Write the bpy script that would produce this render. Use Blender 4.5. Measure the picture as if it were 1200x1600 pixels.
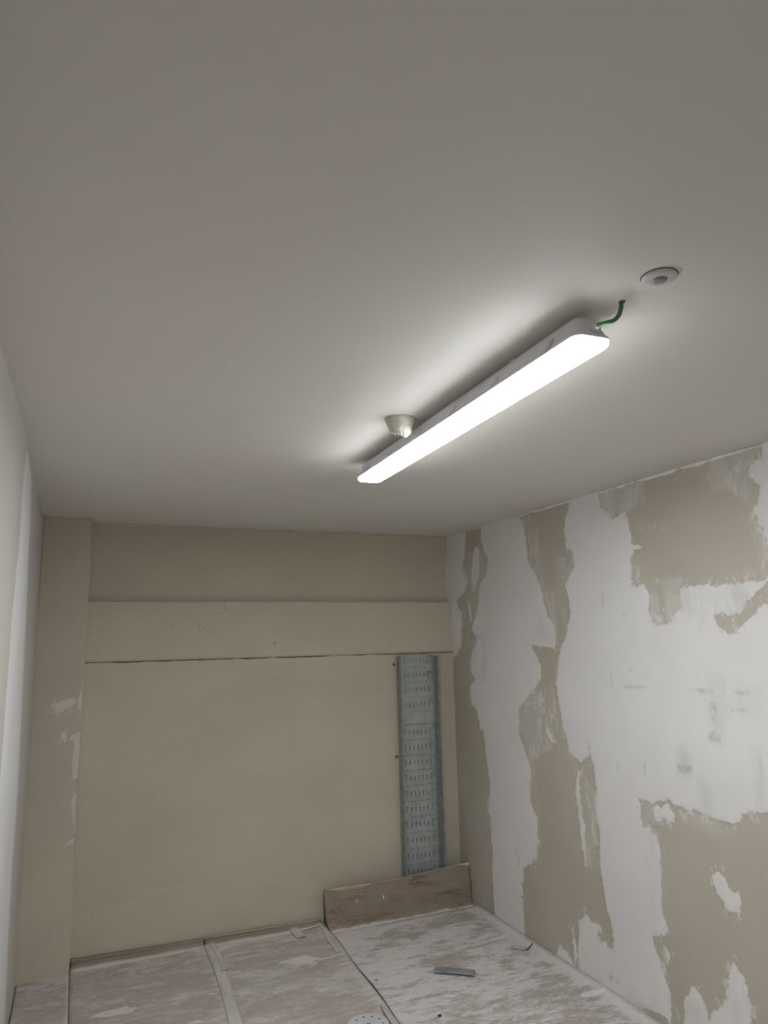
import bpy, bmesh, math, random
import numpy as np
from mathutils import Vector, Matrix, noise as mnoise

S = bpy.context.scene
for o in list(bpy.data.objects): bpy.data.objects.remove(o)
C = S.collection
random.seed(7)
rng = np.random.default_rng(5)

# ------------------------------------------------------------------ camera
YAW, PITCH, ROLL, FPX, CZ = 0.40317, 0.17644, -0.02104, 1118.2, 1.748
def cam_axes():
    cy, sy, cp, sp = math.cos(YAW), math.sin(YAW), math.cos(PITCH), math.sin(PITCH)
    f = np.array([sy*cp, cy*cp, sp]); r = np.array([cy, -sy, 0.0]); u = np.cross(r, f)
    cr, sr = math.cos(ROLL), math.sin(ROLL)
    return r*cr+u*sr, -r*sr+u*cr, f
RR, UU, FF = cam_axes()
cd = bpy.data.cameras.new('camera'); cam = bpy.data.objects.new('camera', cd); C.objects.link(cam)
m = Matrix(((RR[0], UU[0], -FF[0], 0), (RR[1], UU[1], -FF[1], 0), (RR[2], UU[2], -FF[2], CZ), (0, 0, 0, 1)))
cam.matrix_world = m
cd.sensor_fit = 'VERTICAL'; cd.sensor_height = 24.0; cd.lens = FPX/1600*24.0
cd.clip_start = 0.02
S.camera = cam
def at(px, py, axis, val):
    """point of a plane of the room that lies under a pixel of the photograph (measuring aid)"""
    d = RR*((px-600)/FPX) + UU*(-(py-800)/FPX) + FF
    o = np.array([0, 0, CZ]); t = (val-o[axis])/d[axis]
    return o+t*d

# ------------------------------------------------------------------ light and exposure
S.view_settings.view_transform = 'Standard'; S.view_settings.look = 'None'
S.view_settings.exposure = 1.10; S.view_settings.gamma = 1.0; S.view_settings.use_curve_mapping = False
w = bpy.data.worlds.new('world'); S.world = w; w.use_nodes = True
w.node_tree.nodes['Background'].inputs[0].default_value = (0.5, 0.5, 0.5, 1)
w.node_tree.nodes['Background'].inputs[1].default_value = 0.02
LAMP_E = 30.0          # emission of the lit diffuser of the batten lamps

# ------------------------------------------------------------------ room measures (metres)
H = 2.5
XL, XR = -0.207, 2.519
YF = -4.6             # wall behind the photographer
YT, YB, YM, YP = 4.729, 4.675, 4.686, 4.571   # upper band, middle band, lower wall, pilaster faces
XP = 0.049
Z1, Z2 = 2.005, 1.652
ST = 0.007            # cardboard thickness

# ------------------------------------------------------------------ helpers
def link(o, parent=None):
    C.objects.link(o)
    if parent: o.parent = parent
    return o
def tag(o, label=None, cat=None, group=None, kind=None):
    if label: o['label'] = label
    if cat: o['category'] = cat
    if group: o['group'] = group
    if kind: o['kind'] = kind
    return o
def empty(name, loc, rz=0):
    o = bpy.data.objects.new(name, None); o.location = loc; o.rotation_euler = (0, 0, rz); o.empty_display_size = .05
    return link(o)
def pym(name, V, F, mat, parent=None, smooth=False):
    me = bpy.data.meshes.new(name); me.from_pydata([tuple(map(float, v)) for v in V], [], F); me.update()
    if mat: me.materials.append(mat)
    if smooth: me.polygons.foreach_set('use_smooth', [True]*len(me.polygons))
    return link(bpy.data.objects.new(name, me), parent)
def bmo(name, bm, mat, parent=None, smooth=False):
    bmesh.ops.recalc_face_normals(bm, faces=bm.faces)
    me = bpy.data.meshes.new(name); bm.to_mesh(me); bm.free()
    if mat: me.materials.append(mat)
    if smooth: me.polygons.foreach_set('use_smooth', [True]*len(me.polygons))
    return link(bpy.data.objects.new(name, me), parent)
def box(bm, x0, x1, y0, y1, z0, z1, bev=0):
    r = bmesh.ops.create_cube(bm, size=1)
    for v in r['verts']:
        v.co = Vector((x0+(v.co.x+.5)*(x1-x0), y0+(v.co.y+.5)*(y1-y0), z0+(v.co.z+.5)*(z1-z0)))
    if bev:
        es = list({e for v in r['verts'] for e in v.link_edges})
        bmesh.ops.bevel(bm, geom=es, offset=bev, segments=2, affect='EDGES', profile=.5)
def cyl(bm, p, q, r1, r2=None, n=20):
    p, q = Vector(p), Vector(q); d = q-p
    M = Matrix.Translation((p+q)/2) @ d.to_track_quat('Z', 'Y').to_matrix().to_4x4()
    bmesh.ops.create_cone(bm, cap_ends=True, segments=n, radius1=r1, radius2=r1 if r2 is None else r2, depth=d.length, matrix=M)
def tube(name, pts, r, mat, parent=None, n=12, taper=None):
    cu = bpy.data.curves.new(name, 'CURVE'); cu.dimensions = '3D'
    sp = cu.splines.new('NURBS'); sp.points.add(len(pts)-1)
    for i, p in enumerate(pts): sp.points[i].co = (*p, 1)
    sp.use_endpoint_u = True; sp.order_u = 4; cu.resolution_u = 8; cu.bevel_depth = r; cu.bevel_resolution = 4; cu.use_fill_caps = True
    t = bpy.data.objects.new('t', cu); C.objects.link(t); bpy.context.view_layer.update()
    me = bpy.data.meshes.new_from_object(t.evaluated_get(bpy.context.evaluated_depsgraph_get())); me.name = name
    bpy.data.objects.remove(t); me.materials.clear(); me.materials.append(mat)
    me.polygons.foreach_set('use_smooth', [True]*len(me.polygons))
    return link(bpy.data.objects.new(name, me), parent)

# ------------------------------------------------------------------ node helpers
class NT:
    def __init__(s, name):
        s.m = bpy.data.materials.new(name); s.m.use_nodes = True; s.t = s.m.node_tree
        s.b = s.t.nodes['Principled BSDF']; s.b.inputs['Roughness'].default_value = .85
        s.b.inputs['Specular IOR Level'].default_value = .25
        s.tc = s.t.nodes.new('ShaderNodeTexCoord')
    def L(s, a, b): s.t.links.new(a, b)
    def n(s, typ, **k):
        x = s.t.nodes.new(typ)
        for a, v in k.items(): setattr(x, a, v)
        return x
    def noise(s, scale, detail=4, rough=.55, stretch=None, dist=0, off=0):
        mp = s.n('ShaderNodeMapping'); s.L(s.tc.outputs['Object'], mp.inputs[0])
        mp.inputs['Scale'].default_value = stretch or (1, 1, 1); mp.inputs['Location'].default_value = (off, off*1.7, off*.6)
        x = s.n('ShaderNodeTexNoise'); s.L(mp.outputs[0], x.inputs['Vector'])
        x.inputs['Scale'].default_value = scale; x.inputs['Detail'].default_value = detail
        x.inputs['Roughness'].default_value = rough; x.inputs['Distortion'].default_value = dist
        return x.outputs[0]
    def val(s, a, lo, hi, o0=0., o1=1.):
        x = s.n('ShaderNodeMapRange'); x.interpolation_type = 'SMOOTHSTEP'; s.L(a, x.inputs[0])
        for i, v in zip((1, 2, 3, 4), (lo, hi, o0, o1)): x.inputs[i].default_value = v
        return x.outputs[0]
    def math(s, op, a, b=None, c=None):
        x = s.n('ShaderNodeMath', operation=op)
        for i, v in enumerate((a, b, c)):
            if v is None: continue
            if isinstance(v, (int, float)): x.inputs[i].default_value = v
            else: s.L(v, x.inputs[i])
        return x.outputs[0]
    def attr(s, name):
        x = s.n('ShaderNodeAttribute', attribute_name=name); return x.outputs['Fac']
    def mix(s, f, a, b):
        x = s.n('ShaderNodeMix', data_type='RGBA')
        if isinstance(f, (int, float)): x.inputs[0].default_value = f
        else: s.L(f, x.inputs[0])
        for i, v in ((6, a), (7, b)):
            if isinstance(v, tuple): x.inputs[i].default_value = (*v, 1)
            else: s.L(v, x.inputs[i])
        return x.outputs[2]
    def bump(s, h, strength=.3, dist=.01):
        x = s.n('ShaderNodeBump'); x.inputs['Strength'].default_value = strength; x.inputs['Distance'].default_value = dist
        s.L(h, x.inputs['Height']); s.L(x.outputs[0], s.b.inputs['Normal'])
    def col(s, c):
        if isinstance(c, tuple): s.b.inputs['Base Color'].default_value = (*c, 1)
        else: s.L(c, s.b.inputs['Base Color'])
        return s

WHITE = (.82, .81, .80)
TAN = (.53, .495, .42)

def mat_plaster_wall(name, tan, white, warp=.07, streak=(1, 1, .35)):
    """patchy skim coat: the outline comes from the distance field 'bare', ragged by noise"""
    n = NT(name)
    bare = n.attr('bare'); thin = n.attr('thin'); mark = n.attr('mark')
    w1 = n.noise(8, 8, .70); w2 = n.noise(40, 6, .68, off=3)
    e = n.math('ADD', n.math('MULTIPLY', n.math('SUBTRACT', w1, .5), warp), n.math('MULTIPLY', n.math('SUBTRACT', w2, .5), warp*.6))
    d = n.math('ADD', bare, e)
    bm_ = n.val(d, -.0025, .0025)
    # a thin skim clinging round the bare zones and scraped across them
    sk = n.noise(6, 7, .68, stretch=streak, dist=.6, off=8)
    t2 = n.math('MULTIPLY', thin, n.val(sk, .36, .60))
    sp = n.noise(26, 5, .7, stretch=streak, off=13)
    scr = n.math('MULTIPLY', n.val(d, .10, .0), n.val(sp, .60, .68))
    t2 = n.math('MINIMUM', n.math('MAXIMUM', t2, n.math('MULTIPLY', scr, .55)), 1.)
    # flecks of full skim left standing near the rims and across the thin coat
    fl = n.noise(17, 8, .72, stretch=(1, 1, .55), dist=1.2, off=51)
    near = n.math('MAXIMUM', n.val(d, .05, .0), n.math('MULTIPLY', thin, .8))
    fleck = n.math('MULTIPLY', near, n.val(fl, .555, .58))
    bm_ = n.math('MULTIPLY', bm_, n.math('SUBTRACT', 1., n.math('MULTIPLY', fleck, .85)))
    cl = n.noise(1.3, 4, .5, off=21)
    tanc = n.mix(n.val(cl, .3, .7), tuple(x*.92 for x in tan), tuple(x*1.04 for x in tan))
    tanc = n.mix(n.math('MULTIPLY', n.val(n.noise(3.1, 5, .6, off=77), .45, .6), .5), tanc, tuple(x*y for x, y in zip(tan, (1.0, .955, .96))))
    fine = n.noise(300, 2, .5, off=2)
    tanc = n.mix(n.math('MULTIPLY', n.val(fine, .35, .7), .10), tanc, tuple(x*.7 for x in tan))
    whc = n.mix(n.val(n.noise(2.2, 5, .6, off=31), .3, .7), white, tuple(x*y for x, y in zip(white, (.94, .94, .945))))
    edge = n.math('MULTIPLY', n.val(d, -.03, -.002), n.val(sp, .45, .6))       # skim feathers out to grey at its rim
    whc = n.mix(n.math('MULTIPLY', edge, .30), whc, (.56, .55, .51))
    grey = n.mix(.6, tanc, (.74, .74, .715))
    c = n.mix(n.math('MULTIPLY', t2, .85), tanc, grey)
    c = n.mix(bm_, whc, c)
    # scuffed, half wiped skim inside the white zones
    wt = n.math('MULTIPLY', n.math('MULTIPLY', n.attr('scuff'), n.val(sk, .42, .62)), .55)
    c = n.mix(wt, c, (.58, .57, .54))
    mk = n.math('MULTIPLY', mark, n.val(n.noise(24, 6, .7, off=5), .34, .62))
    c = n.mix(n.math('MULTIPLY', mk, .36), c, (.28, .27, .25))
    n.col(c)
    h = n.math('ADD', n.math('MULTIPLY', bm_, -.55), n.math('MULTIPLY', n.noise(30, 5, .6), .25))
    h = n.math('ADD', h, n.math('MULTIPLY', w1, .35)); h = n.math('ADD', h, n.math('MULTIPLY', mk, -.6))
    n.bump(h, .35, .004)
    return n.m
M_RIGHT = mat_plaster_wall('skimmed_plasterboard', TAN, WHITE)
M_LEFT = mat_plaster_wall('painted_plasterboard', (.56, .54, .50), (.76, .77, .77), warp=.012, streak=(1, 1, .1))
M_CEM = mat_plaster_wall('cement_render', (.365, .330, .250), (.50, .455, .40), warp=.03, streak=(.4, 1, 1))
# the render surface of the far wall is coarser: own material with pitted bump
def mat_render(name, base):
    n = NT(name)
    a = n.noise(1.6, 5, .6, stretch=(.5, 1, 1)); b = n.noise(70, 5, .6, off=4); b2 = n.noise(14, 4, .6, stretch=(.25, 1, 1), off=9)
    c = n.mix(n.val(a, .3, .7), tuple(x*.93 for x in base), tuple(x*1.06 for x in base))
    c = n.mix(n.math('MULTIPLY', n.val(b, .58, .72), .35), c, tuple(x*.72 for x in base))
    c = n.mix(n.math('MULTIPLY', n.val(n.attr('light'), .15, .9), n.val(b2, .40, .60)), c, (.61, .565, .49))
    c = n.mix(n.math('MULTIPLY', n.val(n.attr('pit'), .3, .8), .75), c, (.10, .09, .07))
    n.col(c)
    h = n.math('ADD', n.math('MULTIPLY', b, .5), n.math('MULTIPLY', b2, .6))
    h = n.math('SUBTRACT', h, n.math('MULTIPLY', n.attr('pit'), 1.5))
    h = n.math('ADD', h, n.math('MULTIPLY', n.attr('light'), .6))
    n.bump(h, .35, .003)
    n.b.inputs['Roughness'].default_value = .9
    return n.m
M_BACK = mat_render('cement_board', (.58, .535, .425))

def mat_simple(name, c1, c2, scale=8, rough=.8, bump=.15, bs=60, stretch=None, metal=0, lo=.35, hi=.65, bd=.003):
    n = NT(name)
    a = n.noise(scale, 5, .6, stretch=stretch)
    n.col(n.mix(n.val(a, lo, hi), c1, c2)); n.b.inputs['Roughness'].default_value = rough
    n.b.inputs['Metallic'].default_value = metal
    n.bump(n.noise(bs, 4, .6, off=3), bump, bd)
    return n.m
def mat_ceiling():
    n = NT('ceiling_skim')
    a = n.noise(.9, 4, .5); b = n.noise(3.5, 5, .6, stretch=(1, .35, 1), off=6)
    c = n.mix(n.val(a, .3, .7), (.78, .75, .715), (.79, .775, .735))
    c = n.mix(n.math('MULTIPLY', n.val(b, .55, .75), .22), c, (.66, .63, .58))
    n.col(c)
    h = n.math('ADD', n.math('MULTIPLY', n.noise(1.8, 3, .5, off=4), 3.), n.math('MULTIPLY', n.noise(120, 3, .5), .1))
    n.bump(h, .25, .006); n.b.inputs['Roughness'].default_value = .6
    return n.m
M_CEIL = mat_ceiling()
M_BEAD = mat_simple('plaster_bead', (.74, .71, .66), (.55, .51, .45), 30, .85, .3)
M_BEADD = mat_simple('render_bead', (.62, .575, .49), (.5, .45, .36), 30, .85, .3)
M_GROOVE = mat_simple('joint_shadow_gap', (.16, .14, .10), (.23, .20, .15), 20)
M_FLOOR = mat_simple('concrete_floor', (.22, .20, .18), (.30, .28, .26), 6)
def mat_card(name, base, dust, lo, hi, off=0, stretch=(.55, 1.6, 1), fib=.5):
    n = NT(name)
    a = n.noise(4.2, 9, .74, stretch=stretch, dist=.4, off=off); b = n.noise(19, 8, .76, stretch=stretch, dist=.6, off=off+5)
    big = n.noise(.9, 3, .5, off=off+2)
    s = n.math('ADD', n.math('MULTIPLY', a, .6), n.math('MULTIPLY', b, .4))
    s = n.math('ADD', s, n.math('MULTIPLY', n.math('SUBTRACT', big, .5), .25))
    s = n.math('ADD', s, n.math('MULTIPLY', n.attr('dust'), .35))
    c = n.mix(n.val(n.noise(5, 5, .6, off=off+9), .35, .65), base, tuple(x*y for x, y in zip(base, (1.04, 1.0, .99))))
    c = n.mix(n.val(s, lo, hi), c, dust)
    v = n.noise(4.6, 3, .5, stretch=(.6, 1.7, 1), off=off+17, dist=.3)                 # trodden blobs of plaster
    c = n.mix(n.math('MULTIPLY', n.val(v, .665, .685), .85), c, tuple(x*1.16 for x in dust))
    f = n.noise(75, 6, .7, stretch=(.45, 1.2, 1), off=off, dist=1.0)
    c = n.mix(n.math('MULTIPLY', n.val(f, .52, .66), .42), c, tuple(x*.62 for x in base))
    f2 = n.noise(60, 3, .6, stretch=(.5, 1.2, 1), off=off+30)
    c = n.mix(n.math('MULTIPLY', n.val(f2, .60, .72), .45), c, tuple(x*1.25 for x in dust))
    n.col(c)
    h = n.math('ADD', n.math('MULTIPLY', s, .8), n.math('MULTIPLY', f, fib))
    n.bump(h, .45, .004); n.b.inputs['Roughness'].default_value = .95
    return n.m
M_CARD_R = mat_card('dusty_cardboard', (.44, .405, .38), (.70, .672, .665), .475, .58)
M_CARD_L = mat_card('trodden_cardboard', (.46, .415, .39), (.66, .625, .605), .45, .62, off=40, fib=1.0)
M_CARD_L2 = mat_card('trodden_cardboard_side', (.46, .415, .39), (.66, .625, .605), .45, .62, off=70, fib=1.0)
def mat_flute():
    n = NT('fluted_cardboard')
    a = n.noise(5, 6, .65, stretch=(.5, 1, 1)); b = n.noise(60, 4, .6, stretch=(.2, 1, 1), off=4)
    c = n.mix(n.val(a, .35, .65), (.22, .165, .12), (.30, .235, .18))
    c = n.mix(n.math('MULTIPLY', n.val(b, .5, .7), .4), c, (.20, .15, .11))
    cr_ = n.val(n.attr('crest'), .55, .95)     # crests of the flutes coloured lighter than the valleys, for contrast
    c = n.mix(n.math('MULTIPLY', cr_, n.val(n.noise(18, 5, .65, stretch=(.35, 1, 1), off=11), .34, .50)), c, (.56, .50, .435))
    # dust lies over the flutes, more of it towards the floor
    s = n.math('ADD', n.math('MULTIPLY', n.noise(9, 6, .7, stretch=(.6, 1, 1), off=9), .5), n.attr('dust'))
    c = n.mix(n.val(s, .55, .95), c, (.64, .60, .57))
    n.col(c); n.b.inputs['Roughness'].default_value = .9; n.bump(b, .3, .002)
    return n.m
M_FLUTE = mat_flute()
M_KRAFT = mat_simple('kraft_edge', (.50, .38, .24), (.58, .50, .40), 9, .9)
M_TAPE = mat_simple('dusty_masking_tape', (.68, .65, .62), (.56, .53, .50), 12, .85, .4, 90, stretch=(1, .3, 1))
M_GALV = mat_simple('galvanised_steel', (.37, .41, .40), (.48, .52, .505), 14, .50, .12, 90, metal=.25, lo=.3, hi=.7)
M_GALVD = mat_simple('dull_galvanised_steel', (.27, .295, .30), (.37, .40, .405), 22, .5, .1, 90, metal=.3)
M_DARK = mat_simple('dark_steel', (.035, .03, .03), (.07, .06, .055), 12, .6)
M_BODY = mat_simple('grey_polycarbonate', (.74, .74, .76), (.78, .78, .80), 5, .5, .03)
M_CLIP = mat_simple('clear_clip', (.60, .59, .62), (.68, .67, .70), 9, .35, .05, metal=.2)
M_GREEN = mat_simple('green_cable_sheath', (.07, .20, .085), (.095, .25, .11), 20, .45, .05)
M_WPLAS = mat_simple('white_plastic', (.62, .61, .62), (.66, .65, .66), 4, .45, .02)
M_LENS = mat_simple('grey_lens', (.22, .22, .21), (.33, .33, .32), 30, .3, .2, 200)
M_CREAM = mat_simple('cream_plastic', (.60, .575, .50), (.70, .68, .61), 60, .75, .9, 90)
M_RAG = mat_simple('torn_plaster_rim', (.78, .76, .68), (.66, .63, .55), 60, .85, .6, 120)
M_DISC = mat_simple('sanding_disc_paper', (.56, .57, .58), (.60, .61, .615), 12, .8, .1, 300)
M_CHIP = mat_simple('plaster_chip', (.78, .75, .72), (.68, .65, .62), 40, .9, .4)
M_WALLG2 = mat_simple('fresh_joint_filler', (.86, .84, .80), (.78, .76, .71), 14, .8, .2)
M_WALLG = mat_simple('plain_wall', (.60, .575, .54), (.56, .54, .50), 2, .85)
def mat_glow(name, e):
    n = NT(name); n.b.inputs['Base Color'].default_value = (.9, .9, .9, 1)
    n.b.inputs['Emission Color'].default_value = (.965, .985, 1.0, 1); n.b.inputs['Emission Strength'].default_value = e
    return n.m
M_GLOW = mat_glow('lit_diffuser', LAMP_E); M_GLOWS = mat_glow('lit_diffuser_side', LAMP_E*.40)

# ------------------------------------------------------------------ distance fields over a wall
def sd_poly(P, poly):
    poly = np.asarray(poly, float); x, y = P[:, 0], P[:, 1]
    d = np.full(len(P), 1e9); ins = np.zeros(len(P), bool)
    for i in range(len(poly)):
        a, b = poly[i], poly[(i+1) % len(poly)]
        e = b-a; L = max((e*e).sum(), 1e-12)
        t = np.clip(((x-a[0])*e[0]+(y-a[1])*e[1])/L, 0, 1)
        d = np.minimum(d, np.hypot(x-a[0]-t*e[0], y-a[1]-t*e[1]))
        c = ((a[1] > y) != (b[1] > y)) & (x < (b[0]-a[0])*(y-a[1])/(b[1]-a[1]+1e-15)+a[0])
        ins ^= c
    return np.where(ins, d, -d)
def grid(name, u0, u1, v0, v1, step, P3, mat, attrs, parent=None, flip=False, relief=None):
    nu, nv = max(2, int((u1-u0)/step)+1), max(2, int((v1-v0)/step)+1)
    u = np.linspace(u0, u1, nu); v = np.linspace(v0, v1, nv); U, V = np.meshgrid(u, v)
    uv = np.stack([U.ravel(), V.ravel()], 1); A = attrs(uv)
    co = P3(uv, A)
    idx = np.arange(nu*nv).reshape(nv, nu)
    q = np.stack([idx[:-1, :-1], idx[:-1, 1:], idx[1:, 1:], idx[1:, :-1]], -1).reshape(-1, 4)
    if flip: q = q[:, ::-1]
    me = bpy.data.meshes.new(name)
    me.vertices.add(len(co)); me.vertices.foreach_set('co', co.astype(np.float32).ravel())
    me.loops.add(q.size); me.loops.foreach_set('vertex_index', q.ravel().astype(np.int32))
    me.polygons.add(len(q)); me.polygons.foreach_set('loop_start', np.arange(0, q.size, 4, dtype=np.int32))
    me.update(calc_edges=True); me.materials.append(mat)
    me.polygons.foreach_set('use_smooth', [True]*len(q))
    for k, val in A.items():
        a = me.attributes.new(k, 'FLOAT', 'POINT'); a.data.foreach_set('value', val.astype(np.float32))
    return link(bpy.data.objects.new(name, me), parent)

# ================================================================== THE SETTING
# ---- right wall: outlines of the skim patches, measured off two enlarged crops of the photograph
def fa(l): return [tuple(at(680+X/2.3077, 680+Y/2.3077, 0, XR)[1:]) for X, Y in l]
def fb(l): return [tuple(at(680+X/2.3077, 1140+Y/2.3077, 0, XR)[1:]) for X, Y in l]
BARE = [
 fa([(112,335),(165,325),(165,380),(190,450),(186,500),(160,540),(155,600),(148,650),(130,700),(152,735),(130,800),(128,850),(146,880),(125,905),(130,960),(150,990),(163,1062)])
 + fb([(172,0),(182,80),(192,150),(200,200),(192,255),(198,330),(206,420),(205,520),(210,600),(218,690),(130,660),(90,640),(40,500),(30,0)])
 + fa([(40,1062),(40,800),(72,800),(97,760),(95,700),(100,640),(74,600),(93,580),(118,540),(98,480),(105,430)]),
 fa([(300,292),(320,270),(487,235),(472,300),(462,350),(478,405),(505,430),(500,480),(470,540),(488,640),(470,730),(450,780),(438,880),(445,960),(462,1062)])
 + fb([(470,10),(485,85),(520,112),(560,90),(575,130),(580,200),(580,300),(595,380),(595,500),(610,600),(640,720),(640,790),(600,770),(575,700),(545,672),(520,690),(512,860),(490,830),(450,772),(430,830),(430,870),(322,760),(318,680),(316,560),(318,505),(368,465),(372,400),(364,310),(344,262),(345,150),(330,100),(318,60)])
 + fa([(300,1062),(300,980),(350,930),(380,880),(385,830),(345,757),(430,765),(433,700),(400,640),(380,540),(335,450),(328,380),(315,310)]),
 fa([(590,196),(750,158),(860,118),(960,85),(1080,52),(1190,10),(1180,80),(1140,108),(1128,150),(1170,190),(1170,240),(1150,262),(1190,350),(1215,420),(1215,500),(1190,522),(1120,530),(1010,545),(880,553),(880,590),(892,632),(868,640),(850,682),(790,692),(775,640),(768,580),(755,542),(712,540),(712,412),(740,404),(708,394),(705,330),(690,276),(640,302),(600,258)]),
 fa([(1008,655),(1020,643),(1050,640),(1085,652),(1112,640),(1118,600),(1135,590),(1165,560),(1200,525),(1230,500),(1230,580),(1160,628),(1118,672),(1098,704),(1070,722),(1040,700),(1018,680)]),
 fb([(735,248),(780,265),(840,248),(880,280),(940,290),(1030,330),(1085,347),(1110,310),(1210,300),(1500,330),(1500,1250),(850,1150),(850,960),(830,900),(800,800),(790,745),(840,728),(820,640),(822,560),(815,450),(798,385),(770,345),(750,350),(740,300)]),
 fb([(722,992),(760,1000),(820,1030),(850,1062),(800,1062)]),
]
SKIM = [  # white islands lying inside the bare zones
 fa([(150,395),(160,410),(158,500),(140,560),(130,520),(135,440)]),
 fa([(118,600),(126,600),(134,660),(130,690),(122,650)]),
 fb([(792,282),(808,275),(820,300),(815,328),(800,330),(790,305)]),
 fb([(822,278),(840,274),(860,305),(858,326),(836,328),(822,300)]),
 fb([(1000,520),(1015,510),(1040,530),(1068,578),(1078,590),(1100,590),(1100,625),(1095,650),(1080,666),(1060,655),(1020,590),(1002,548)]),
 fb([(1078,843),(1110,888),(1130,975),(1134,1080),(985,1080),(1005,1010),(1040,985),(1060,900)]),
 fb([(930,920),(960,960),(978,1010),(985,1080),(893,1080),(900,970)]),
 fb([(838,806),(846,806),(848,824),(842,826)]),
 fb([(578,705),(590,705),(600,720),(590,728),(580,720)]),
 fb([(400,-10),(412,-5),(432,50),(425,52),(400,15)]),
 fb([(518,150),(522,230),(545,420),(548,495),(540,495),(520,330),(503,210)]),
 fb([(495,720),(500,720),(512,820),(508,870)]),
 fb([(432,835),(455,785),(500,855),(522,885),(490,880)]),
]
THIN = [
 (fa([(735,322),(780,315),(825,335),(740,348)]), .8),
 (fa([(295,290),(345,290),(385,480),(400,600),(345,520)]), .8),
 (fa([(420,250),(487,235),(470,340),(480,410),(440,330)]), .7),
 (fa([(380,560),(430,560),(440,760),(395,660)]), .9),
 (fa([(300,960),(420,900),(460,1062),(300,1062)]), .9),
 (fb([(320,-30),(440,-30),(430,60),(330,120)]), 1.),
 (fb([(330,100),(360,120),(385,400),(350,300)]), .5),
 (fa([(95,480),(190,470),(170,640),(100,700)]), .6),
 (fb([(780,250),(880,270),(1000,330),(880,330)]), .5),  # (polygon, strength): greyish wiped skim over bare board
 (fa([(590,196),(750,158),(752,240),(690,272),(640,302),(600,258)]), 1.),
 (fa([(950,85),(1180,30),(1180,240),(1130,260),(1060,190),(960,220)]), .8),
 (fa([(1120,260),(1200,350),(1200,520),(1110,500),(1150,420)]), .55),
 (fa([(712,400),(760,470),(765,545),(712,540)]), .6),
 (fa([(760,520),(885,515),(880,560),(800,600)]), .8),
 (fa([(760,540),(895,580),(890,690),(790,700)]), 1.),
 (fa([(90,420),(190,420),(190,520),(100,560)]), .5),
 (fa([(110,690),(190,700),(190,880),(110,900)]), .5),
 (fa([(310,290),(360,300),(400,520),(340,470)]), .7),
 (fa([(440,440),(510,430),(490,640),(470,730),(430,600)]), .5),
 (fb([(450,0),(550,-30),(560,90),(520,112),(480,90)]), 1.),
 (fb([(540,170),(580,230),(582,380),(565,500),(545,480)]), .9),
 (fb([(515,700),(540,672),(575,740),(640,790),(650,880),(540,870)]), 1.),
 (fb([(745,345),(800,370),(830,640),(840,740),(790,745),(765,600)]), .8),
 (fb([(735,245),(780,265),(790,330),(745,350)]), .6),
 (fb([(900,330),(1010,380),(1100,350),(1200,300),(1100,300)]), .4),
 (fb([(70,80),(160,90),(190,300),(200,640),(150,620),(110,300)]), .25),
]
SCUFF = [
 (fa([(880,555),(1190,530),(1200,600),(1110,640),(1000,690),(960,710),(890,640)]), .9),
 (fa([(370,640),(440,690),(430,765),(360,740)]), .6),
 (fa([(120,700),(200,700),(190,900),(120,880)]), .5),
 (fa([(455,560),(500,600),(490,720),(455,800)]), .6),
 (fa([(930,830),(1200,900),(1190,1020),(950,1040)]), .45),
 (fb([(870,60),(940,30),(930,180),(870,170)]), .9),
 (fb([(940,160),(1060,210),(1100,290),(1080,345),(950,300)]), .7),
 (fb([(1140,70),(1210,60),(1210,300),(1150,270)]), .8),
 (fb([(750,345),(800,370),(830,640),(840,740),(790,745),(770,600)]), .8),
 (fb([(780,900),(850,950),(850,1060),(780,1000)]), .8),
 (fb([(600,860),(680,900),(830,1062),(700,1010),(540,880)]), .7),
 (fb([(1020,940),(1130,960),(1134,1062),(1010,1062)]), .5),
 (fb([(895,960),(970,980),(990,1062),(893,1062)]), .8),
 (fb([(960,-60),(1050,-60),(1040,60),(980,60)]), .8),
]
def stroke(f, x, y, w_, h_):  # a small scuff: box w x h around (x,y) in crop pixels
    return f([(x-w_, y-h_*.8), (x, y-h_), (x+w_, y-h_*.3), (x+w_, y+h_*.8), (x, y+h_), (x-w_, y+h_*.2)])
MARK = [stroke(fa, 605, 595, 4, 26), stroke(fa, 637, 885, 4, 28), stroke(fa, 685, 645, 8, 8), stroke(fa, 292, 572, 8, 9),
        stroke(fa, 965, 922, 40, 8), stroke(fa, 1005, 995, 12, 34), stroke(fa, 1105, 930, 28, 6), stroke(fa, 1195, 880, 12, 4),
        stroke(fa, 145, 728, 26, 7), stroke(fa, 720, 908, 40, 5), stroke(fa, 1100, 992, 30, 4), stroke(fa, 705, 845, 4, 8),
        stroke(fb, 660, 132, 4, 22), stroke(fb, 757, 142, 5, 22), stroke(fb, 300, 683, 4, 9), stroke(fb, 293, 440, 4, 16),
        stroke(fb, 302, 470, 3, 20), stroke(fb, 1010, 30, 22, 26), stroke(fb, 900, 140, 26, 18), stroke(fb, 635, 890, 8, 16),
        stroke(fb, 660, 908, 5, 6), stroke(fb, 521, 860, 3, 30), stroke(fb, 556, 60, 5, 16)]
def right_attrs(uv):
    b = np.full(len(uv), -1.)
    for p in BARE: b = np.maximum(b, sd_poly(uv, p))
    for p in SKIM: b = np.minimum(b, -sd_poly(uv, p))
    t = np.zeros(len(uv)); s = np.zeros(len(uv)); mk = np.zeros(len(uv))
    for p, a in THIN: t = np.maximum(t, a*np.clip(sd_poly(uv, p)/.03+.6, 0, 1))
    for p, a in SCUFF: s = np.maximum(s, a*np.clip(sd_poly(uv, p)/.06+.3, 0, 1))
    for p in MARK: mk = np.maximum(mk, np.clip(sd_poly(uv, p)/.012+.55, 0, 1))
    return {'bare': np.clip(b, -.3, .3), 'thin': t, 'scuff': s, 'mark': mk}
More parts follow.
